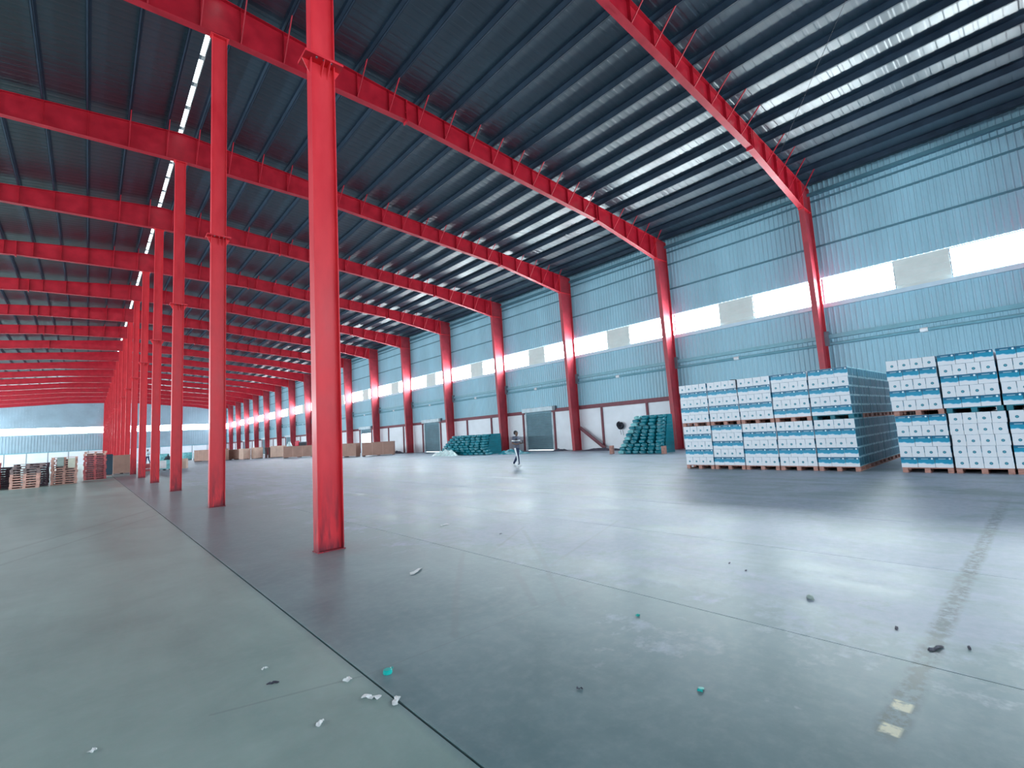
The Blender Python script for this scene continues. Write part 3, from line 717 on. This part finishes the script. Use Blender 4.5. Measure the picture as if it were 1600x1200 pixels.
# ------------------------------------------------------------------ pallet stacks at the left
def far_parts(mtl):
    top = MB(); bot = MB()
    for i in range(6): top.box(-.5+.89*i/5, -.5+.89*i/5+.11, -.62, .62, .110, .140)   # boards run along local y
    for i in range(3): bot.box(-.5+.89*i/2, -.5+.89*i/2+.11, -.62, .62, 0, .03)
    st = MB().box(-.5, .5, -.065, .065, .03, .110)
    return [('top_deck', top.mesh('top_deck', mtl)), ('bottom_deck', bot.mesh('bottom_deck', mtl))], st.mesh('stringer', mtl)
FP = {k: far_parts(m) for k, m in (('w', WOODP), ('r', WOODR), ('d', WOODD), ('k', mat('dark_stained_wood', (.085, .06, .08), .85, var=.3, scale=5)))}  # last wood carries the shade of the gaps in its colour
def far_pallet(k, loc, rz, label, group):
    t = thing('pallet', label, 'pallet', loc, rz, group); parts, st = FP[k]
    for nm, d in parts: link(nm, d, t)
    for y in (-.545, 0, .545): link('stringer', st, t, (0, y, 0))
    return t
LS = [(-4.45, 40.9, 11, 'r', 'red pallet stack cut by the left picture edge'), (-2.78, 40.7, 8, 'w', 'low pallet stack with weathered tops'), (-1.12, 42.3, 12, 'w', 'tall pale pallet stack holding grey sheets'), (.38, 46.2, 14, 'r', 'tallest red pallet stack beside the cardboard bin')]
for si, (x, y, n, k, nm) in enumerate(LS):
    for i in range(n):
        kk = 'd' if (si == 1 and i >= 6) else ('w' if si == 3 and i > 11 else k)
        far_pallet(kk, (x+rnd.uniform(-.03, .03), y+rnd.uniform(-.03, .03), i*.142), math.pi/2+rnd.uniform(-.025, .025), '%s pallet up in the %s' % (ORD[i+1], nm), nm)
BS = [(-4.95, 42.6, 10, 'k', 'dark stack behind the left red stack'), (-3.65, 42.6, 9, 'k', 'dark stack behind the gap left of the low stack'), (-2.35, 42.5, 10, 'k', 'dark stack behind the low stack'),
      (-1.05, 43.9, 11, 'k', 'dark stack behind the tall pale stack'), (.42, 47.8, 13, 'k', 'dark stack behind the tallest red stack')]  # rear stacks added to close the gaps, shade put into their wood colour
for si, (x, y, n, k, nm) in enumerate(BS):
    for i in range(n): far_pallet(k, (x+rnd.uniform(-.03, .03), y+rnd.uniform(-.03, .03), i*.142), rnd.uniform(-.03, .03), '%s pallet up in the %s' % (ORD[i+1], nm), nm)
for i in range(2): far_pallet('d', (-2.7+.1*i, 40.8+.1*i, 8*.142+.142*i), math.pi/2+.12-.2*i, ['weathered pallet laid askew on the low stack, lower of two', 'weathered pallet laid askew on top of the low stack'][i], 'askew pallets on the low stack')
thing('sheet', 'grey green plastic sheet stuck in the front of the tall pale pallet stack', 'sheet', (-1.3, 41.73, 1.12), data=MB().box(-.16, .16, -.02, .02, 0, .58).mesh('sheet', GREYG))
thing('sheet', 'cream sheet stuck in the front of the tall pale pallet stack', 'sheet', (-.78, 41.73, 1.0), data=MB().box(-.17, .17, -.02, .02, 0, .62).mesh('sheet', CREAM))
# ------------------------------------------------------------------ cardboard bins
def bin_box(p0, p1, hgt, dep, mtl, label, sheets=True):
    p0 = Vector((*p0, 0)); p1 = Vector((*p1, 0)); L = (p1-p0).length; ang = math.atan2(p1.y-p0.y, p1.x-p0.x)
    t = thing('cardboard_bin', label, 'box', p0, ang, 'cardboard bins')
    w = .03
    sk = MB()
    for k in range(3):
        c = .08+(L-.16)*k/2; sk.box(c-.07, c+.07, .02, dep-.02, 0, .09)
    link('pallet_base', sk.mesh('pallet_base', WOODD), t)
    link('front_panel', MB().box(0, L, 0, w, .09, hgt).mesh('front_panel', mtl), t)
    link('back_panel', MB().box(0, L, dep-w, dep, .09, hgt).mesh('back_panel', mtl), t)
    for x in (0, L-w): link('end_panel', MB().box(x, x+w, w, dep-w, .09, hgt).mesh('end_panel', mtl), t)
    link('lid', MB().box(-.02, L+.02, -.02, dep+.02, hgt, hgt+.035).mesh('lid', mtl), t)
    nb = max(1, int(L/1.1))
    for k in range(1, nb): link('seam', MB().box(L*k/nb-.012, L*k/nb+.012, -.006, .0, .1, hgt-.01).mesh('seam', CARDL if mtl is CARD else CARD), t)
    return t
bins = [((22.1, 49.8), (24.8, 47.8), 1.44, CARD, 'long brown cardboard bin nearest the teal shutter door'), ((20.75, 54.4), (21.85, 50.75), 1.45, CARD, 'brown cardboard bin just right of the nearest red column'),
        ((19.5, 68.5), (22.3, 65.9), 1.5, CARD, 'brown cardboard bin left of the nearest red column, red can on it'), ((20.0, 76.6), (21.2, 74.7), 1.66, CARDL, 'pale cardboard bin right of the dark gap'),
        ((18.2, 77.4), (19.3, 77.7), 1.6, CARDL, 'pale cardboard bin left of the dark gap'), ((16.75, 77.9), (17.7, 78.2), 1.53, CARDL, 'small pale cardboard bin, second left of the dark gap'),
        ((15.5, 84.0), (17.4, 80.3), 1.48, CARD, 'shadowed brown cardboard bin right of the second red column'), ((12.2, 88.0), (14.5, 80.8), 1.68, CARD, 'large brown cardboard bin behind the second red column')]
for a, b, h, m, l in bins: bin_box(a, b, h, .6 if a[0] == 20.75 else 1.1, m, l)
bin_box((1.62, 53.6), (3.15, 53.9), 1.6, 1.1, CARD, 'brown cardboard bin between pallet stacks and the far red columns')
cvs = thing('covered_stack', 'dark tarpaulin-covered stack between red pallet stack and cardboard bin', 'stack', (1.22, 51.2, 0))  # plain dark block set between stack and bin
link('tarpaulin', MB().box(-.3, .3, -.5, .5, .1, 1.75).mesh('tarpaulin', mat('dark_tarpaulin', (.02, .05, .08), .6, bump=.3), bevel=.06), cvs); link('base', MB().box(-.28, .28, -.48, .48, 0, .1).mesh('base', WOODD), cvs)
# two dark fillers, added to stand in for the gap between the pale bins
for i, (x, y) in enumerate(((19.55, 77.0), (19.95, 76.9))):
    thing('roll', ['dark brown roll standing in the gap between pale bins, left', 'dark brown roll standing in the gap between pale bins, right'][i], 'roll', (x, y, 0), data=MB().tube([(0, 0, 0), (.02, 0, .8), (-.04, 0, 1.55)], .17, 10).mesh('roll', mat('dark_brown_roll', (.09, .05, .05), .8)))
jc = thing('jerry_can', 'bright red can standing on a brown cardboard bin', 'can', (21.0, 67.5, 1.536), -.7)
link('body', MB().box(-.26, .26, -.2, .2, 0, .62).mesh('body', REDP, bevel=.05), jc); link('cap', MB().tube([(.14, 0, .6), (.14, 0, .70)], .06, 8).mesh('cap', BLACK), jc)
link('handle', MB().tube([(-.18, 0, .6), (-.15, 0, .7), (.02, 0, .7), (.05, 0, .6)], .025, 6).mesh('handle', REDP), jc)
tb = thing('toolbox', 'dark box on the cardboard bin right of the red can', 'box', (21.55, 67.0, 1.536), -.7)
link('body', MB().box(-.42, .42, -.2, .2, 0, .42).mesh('body', BLACK, bevel=.02), tb); link('lid', MB().box(-.44, .44, -.22, .22, .42, .5).mesh('lid', FRAMEM), tb)
wbg = thing('bag', 'pale plastic bag on the cardboard bin left of the red can', 'bag', (20.2, 68.3, 1.536), data=crumple('bag', .7, .7, .75, FILM, 8.1, 8, 8))
# teal things far back
ck = thing('wrapped_crate', 'teal crate with white panel between the far red columns', 'crate', (5.35, 55.4, 0))
link('body', MB().box(-.55, .55, -.5, .5, .1, .95).mesh('body', TEALL, bevel=.02), ck); link('panel', MB().box(-.5, .1, -.53, -.5, .2, .9).mesh('panel', WHITEP), ck)
for x in (-.45, 0, .45): link('foot', MB().box(x-.08, x+.08, -.48, .48, 0, .1).mesh('foot', BLACK), ck)
thing('sack', 'dark sack lying on the teal crate', 'sack', (5.6, 55.4, .952), data=crumple('sack2', .6, .7, .5, BLACK, 4.2, 8, 8))
bd = thing('cardboard_bundle', 'tan cardboard bundle standing beside the third red column', 'cardboard', (6.6, 57.0, 0), -.4)
for k in range(6): link('sheet', MB().box(-.75, .75, -.3+.1*k, -.22+.1*k, 0, .95-.03*(k % 3)).mesh('sheet', CARDL), bd)
link('strap', MB().box(-.1, -.05, -.32, .3, .0, .97).mesh('strap', WOODD), bd)
tc = thing('crate', 'low red crate between the far red columns', 'crate', (4.2, 55.0, 0))
for z in (.08, .3, .52): 
    for s in (-1, 1):
        link('slat', MB().box(-.5, .5, s*.38-.02, s*.38+.02, z, z+.15).mesh('slat', WOODR), tc); link('slat', MB().box(s*.5-.02, s*.5+.02, -.36, .36, z, z+.15).mesh('slat', WOODR), tc)
link('floor_board', MB().box(-.48, .48, -.36, .36, .04, .08).mesh('floor_board', WOODR), tc)
for i, (x, y) in enumerate(((10.6, 112), (12.3, 111), (14.0, 110), (15.9, 109))):
    w = thing('wrapped_pallet', 'pale teal film-wrapped load near the far wall, %s from left' % ORD[i+1], 'wrapped load', (x, y, 0), .3, 'wrapped loads near the far wall')
    link('wrap', MB().box(-.75, .75, -.6, .6, .12, 1.45-.1*(i % 2)).mesh('wrap', TEALL if i % 2 == 0 else FILM, bevel=.06), w)
    link('base', MB().box(-.72, .72, -.58, .58, 0, .12).mesh('base', WOODD), w)
# ------------------------------------------------------------------ people
def skin_mesh(name, nodes, bones, mtl, sub=2):
    me = bpy.data.meshes.new('tmp'); keys = list(nodes)
    me.from_pydata([nodes[k][:3] for k in keys], [(keys.index(a), keys.index(b)) for a, b in bones], [])
    ob = bpy.data.objects.new('tmp', me); COL.objects.link(ob)
    md = ob.modifiers.new('skin', 'SKIN'); md.use_smooth_shade = True
    for i, k in enumerate(keys):
        r = nodes[k][3]; r = r if isinstance(r, tuple) else (r, r); me.skin_vertices[0].data[i].radius = r
    me.skin_vertices[0].data[0].use_root = True
    sb = ob.modifiers.new('sub', 'SUBSURF'); sb.levels = sub
    dg = bpy.context.evaluated_depsgraph_get(); m = bpy.data.meshes.new_from_object(ob.evaluated_get(dg)); m.name = name
    bpy.data.objects.remove(ob); m.materials.clear(); m.materials.append(mtl)
    for p in m.polygons: p.use_smooth = True
    return m
def ell(mb, c, r, nu=12, nv=8, zmin=-1):
    vs = []; 
    for i in range(nv+1):
        t = -math.pi/2+math.pi*i/nv; 
        for j in range(nu):
            a = 2*math.pi*j/nu; vs.append((c[0]+r[0]*math.cos(t)*math.cos(a), c[1]+r[1]*math.cos(t)*math.sin(a), c[2]+r[2]*max(zmin, math.sin(t))))
    fs = [(i*nu+j, i*nu+(j+1) % nu, (i+1)*nu+(j+1) % nu, (i+1)*nu+j) for i in range(nv) for j in range(nu)]
    mb.add(vs, fs)
def person(label, loc, rz, shirt, trousers, stripe):
    """faces local +x; y is the figure's left; height 1.68"""
    t = thing('person', label, 'person', loc, rz)
    N = dict(pel=(0, 0, .90, (.13, .10)), wst=(.0, 0, 1.04, (.125, .095)), chs=(.015, 0, 1.24, (.15, .105)), nb=(.0, 0, 1.39, (.075, .07)), nk=(.01, 0, 1.44, .052),
             jaw=(.035, 0, 1.50, (.055, .06)), hd=(.025, 0, 1.58, (.078, .092)), tp=(.015, 0, 1.645, (.055, .065)))
    E_ = [('pel', 'wst'), ('wst', 'chs'), ('chs', 'nb'), ('nb', 'nk'), ('nk', 'jaw'), ('jaw', 'hd'), ('hd', 'tp')]
    arms = {1: ((.0, .20, 1.35), (.0, .27, 1.10), (.20, .17, 1.07), (.27, .13, 1.09)), -1: ((.0, -.20, 1.35), (-.05, -.29, 1.11), (.14, -.22, 1.03), (.21, -.17, 1.06))}
    legs = {1: ((.0, .095, .86), (-.03, .11, .50), (-.27, .11, .13), (-.30, .11, .07), (-.17, .12, .025)), -1: ((.0, -.095, .86), (.10, -.10, .48), (.13, -.10, .09), (.12, -.10, .05), (.27, -.11, .03))}
    for s in (1, -1):
        a = arms[s]; l = legs[s]; k = str(s)
        N['sh'+k] = (*a[0], .062); N['el'+k] = (*a[1], .042); N['wr'+k] = (*a[2], .030); N['pa'+k] = (*a[3], (.036, .022))
        E_ += [('nb', 'sh'+k), ('sh'+k, 'el'+k), ('el'+k, 'wr'+k), ('wr'+k, 'pa'+k)]
        N['hp'+k] = (*l[0], .088); N['kn'+k] = (*l[1], .058); N['an'+k] = (*l[2], .038); N['he'+k] = (*l[3], .038); N['to'+k] = (*l[4], .03)
        E_ += [('pel', 'hp'+k), ('hp'+k, 'kn'+k), ('kn'+k, 'an'+k), ('an'+k, 'he'+k), ('he'+k, 'to'+k)]
        p = Vector(a[3])
        for fi, (dy, ln) in enumerate(((-.027, .062), (-.009, .072), (.009, .068), (.026, .052))):
            f0 = 'f%d%s' % (fi, k); N[f0] = (p.x+.03, p.y+dy, p.z+.004, .0095); N[f0+'b'] = (p.x+.03+ln*.6, p.y+dy*1.05-.006*s, p.z-.002, .0088); N[f0+'c'] = (p.x+.03+ln*.85, p.y+dy*1.05-.012*s, p.z-.022, .0075)
            E_ += [('pa'+k, f0), (f0, f0+'b'), (f0+'b', f0+'c')]
        N['th'+k] = (p.x-.01, p.y-.03*s, p.z+.022, .011); N['th2'+k] = (p.x+.03, p.y-.043*s, p.z+.036, .009); E_ += [('wr'+k, 'th'+k), ('th'+k, 'th2'+k)]
    bo = link('body', skin_mesh('body', N, E_, SKIN), t)
    fm = MB(); ell(fm, (.108, 0, 1.575), (.02, .013, .024), 8, 6); [ell(fm, (.02, s*.088, 1.575), (.02, .012, .032), 8, 6) for s in (1, -1)]
    link('nose_and_ears', fm.mesh('nose_and_ears', SKIN), bo)
    em = MB(); [ell(em, (.093, s*.033, 1.592), (.012, .014, .008), 8, 6) for s in (1, -1)]; link('eyes', em.mesh('eyes', BLACK), bo)
    mm = MB(); ell(mm, (.093, 0, 1.525), (.012, .024, .006), 8, 4); link('mouth', mm.mesh('mouth', mat('lips', (.25, .08, .07), .5)), bo)
    hm = MB(); ell(hm, (-.012, 0, 1.612), (.106, .106, .090), 14, 8, .02); ell(hm, (-.045, 0, 1.57), (.075, .082, .07), 12, 8); link('hair', hm.mesh('hair', HAIR), t)
    def near(p):
        best = None
        for a, b in E_:
            A, B = Vector(N[a][:3]), Vector(N[b][:3]); d = B-A; u = max(0, min(1, (p-A).dot(d)/max(1e-9, d.dot(d))))
            rr = [N[k][3] if not isinstance(N[k][3], tuple) else max(N[k][3]) for k in (a, b)]
            v = (p-(A+d*u)).length-(rr[0]*(1-u)+rr[1]*u)
            if best is None or v < best[0]: best = (v, a, b, u)
        return best[1:]
    bm0 = bmesh.new(); bm0.from_mesh(bo.data)
    for z in (.87, .93, .10, 1.19, 1.245, 1.41): bmesh.ops.bisect_plane(bm0, geom=bm0.verts[:]+bm0.edges[:]+bm0.faces[:], plane_co=(0, 0, z), plane_no=(0, 0, 1))
    bm0.normal_update()
    def cloth(name, test, off, mt, par, floorz=None):
        b = bm0.copy(); dead = [f for f in b.faces if not test(f.calc_center_median(), f.normal)]
        bmesh.ops.delete(b, geom=dead, context='FACES'); 
        for v in b.verts: v.co += v.normal*off
        if floorz is not None:
            for v in b.verts: v.co.z = max(floorz, v.co.z)
        for f in b.faces: f.smooth = True
        m = bpy.data.meshes.new(name); b.to_mesh(m); b.free(); m.materials.append(mt); return link(name, m, par)
    def sleeve(p):
        a, b, u = near(p); return a[:2] in ('pe', 'ws', 'ch', 'nb') and b[:2] in ('ws', 'ch', 'nb', 'nk', 'sh', 'hp') or (a[:2] == 'sh' and u < .85)
    shirt_ok = lambda p: .87 < p.z < 1.41 and sleeve(p)
    def leg(p):
        a, b, u = near(p); return a[:2] in ('pe', 'hp', 'kn') or (a[:2] == 'ws') or (a[:2] == 'an' and u < .15)
    sh = cloth('shirt', lambda p, n: shirt_ok(p), .022, shirt, t)
    tr = cloth('trousers', lambda p, n: p.z < .93 and leg(p) and near(p)[0][:2] != 'sh', .013, trousers, t)
    if stripe:
        cloth('chest_stripe', lambda p, n: 1.19 < p.z < 1.245 and shirt_ok(p), .027, STRIPE, sh)
        cloth('side_stripe', lambda p, n: .12 < p.z < .87 and leg(p) and abs(n.y) > .80 and p.y*n.y > 0, .018, STRIPE, tr)
    for q_ in ('1', '-1'):
        cloth('shoe', lambda p, n: near(p)[0] in ('an'+q_, 'he'+q_) and (near(p)[0] != 'an'+q_ or near(p)[2] > .15), .017, WHITEP if stripe else BLACK, t, 0.0)
    bm0.free()
    if stripe:
        link('phone', MB().box(.27, .285, .07, .15, 1.07, 1.22).mesh('phone', BLACK), t)
    return t
person('person in grey shirt with white chest stripe and navy trousers, walking', (15.45, 17.3, .012), math.atan2(-.97, .30), SHIRT, NAVY, True)
for i in range(3): far_pallet('r', (5.35, 72.5, i*.142), .3+.05*i, ['pallet at the floor under the distant standing person', 'middle pallet under the distant standing person', 'top pallet under the distant standing person'][i], 'pallets under the distant person')
person('distant person in pale shirt and dark trousers standing between red columns', (5.35, 72.5, .44), -2.2, mat('pale_blue_cloth', (.5, .6, .66), .8), NAVY, False)
# ------------------------------------------------------------------ litter on the floor
def scrap(seed, lx, ly, h, mtl, nm):
    r = random.Random(seed); n = 5; vs = []
    for i in range(n+1):
        for j in range(3):
            vs.append(((i/n-.5)*lx+r.uniform(-.1, .1)*lx, (j/2-.5)*ly*(.6+.8*r.random()), .004+h*r.random()*(1 if 0 < i < n else .4)))
    fs = [(i*3+j, (i+1)*3+j, (i+1)*3+j+1, i*3+j+1) for i in range(n) for j in range(2)]
    m = MB().add(vs, fs); k = len(vs)
    m.add([(x, y, max(.001, z-.004)) for x, y, z in vs], [tuple(q for q in reversed(f)) for f in fs])
    return m.mesh(nm, mtl, False)
LIT = [(3.01, 5.33, .26, .05, 'w', 'long white plastic wrapper right of the nearest column foot', .6), (1.37, 3.04, .11, .035, 'w', 'white plastic strip beside the dark floor joint', 2.2), (1.46, 2.88, .09, .03, 'w', 'small white strip on the dark floor joint', .8),
       (1.36, 3.37, .045, .04, 'w', 'white crumb left of the turquoise cap', .3), (1.04, 3.0, .06, .025, 'w', 'small white scrap near the bottom picture edge', .9), (.06, 3.69, .04, .03, 'w', 'white crumb at the lower left', .5), (1.0, 4.0, .04, .02, 'w', 'tiny white flake beside a dark floor smear', .1),
       (4.3, .71, .20, .07, 'd', 'dark scrap lying on the broken joint at the right', -.3), (4.81, 1.62, .14, .10, 'g', 'grey green torn scrap on the pale floor', .4), (4.52, .96, .13, .04, 'd', 'thin dark scrap beside the broken joint', .1), (4.44, .56, .10, .03, 'd', 'small dark splinter right of the broken joint', .2),
       (2.32, 2.14, .06, .02, 'd', 'dark splinter on the bare floor below the middle', -.8), (5.29, 2.37, .07, .03, 'd', 'tiny dark scrap on the pale floor, right of its pair', .2), (5.45, 2.62, .07, .03, 'd', 'tiny dark scrap on the pale floor, left of its pair', .2), (2.8, 1.6, .05, .03, 't', 'turquoise flake at the lower right', .3), (3.53, 2.53, .035, .03, 't', 'turquoise crumb in the middle of the floor', .3),
       (.98, 3.72, .12, .03, 'd', 'dark splinter left of the white crumbs', -.5), (4.9, 7.6, .22, .05, 'w', 'white wrapper on the shiny floor behind the nearest column', .2), (5.0, 6.1, .1, .04, 'd', 'small dark scrap right of the nearest column', .2)]
for i, (x, y, a, b, k, l, rz) in enumerate(LIT):
    thing('litter', l, 'litter', (x, y, 0), rz, data=scrap(i, a*(.62 if k in 'dg' else 1), b*(.5 if k in 'dg' else 1), .012 if k != 'g' else .03, {'w': WHITEP, 'd': DARKJ, 'g': GREYG, 't': TURQ}[k], 'litter'))
cap = MB(); 
for k, (r, z) in enumerate(((.03, 0), (.032, .004), (.03, .022), (.022, .028))): pass
rr = [(.0, 0), (.03, 0), (.032, .004), (.03, .022), (.024, .027), (0, .027)]
cap.add([(r*math.cos(a*math.pi/7), r*math.sin(a*math.pi/7), z) for r, z in rr for a in range(14)], [(i*14+a, i*14+(a+1) % 14, (i+1)*14+(a+1) % 14, (i+1)*14+a) for i in range(len(rr)-1) for a in range(14)])
t = thing('bottle_cap', 'turquoise bottle cap with torn ring beside the dark floor joint', 'cap', (1.59, 3.25, 0), data=cap.mesh('bottle_cap', TURQ))
link('torn_ring', scrap(77, .08, .02, .012, TURQ, 'torn_ring'), t, (.03, .02, 0), .8)
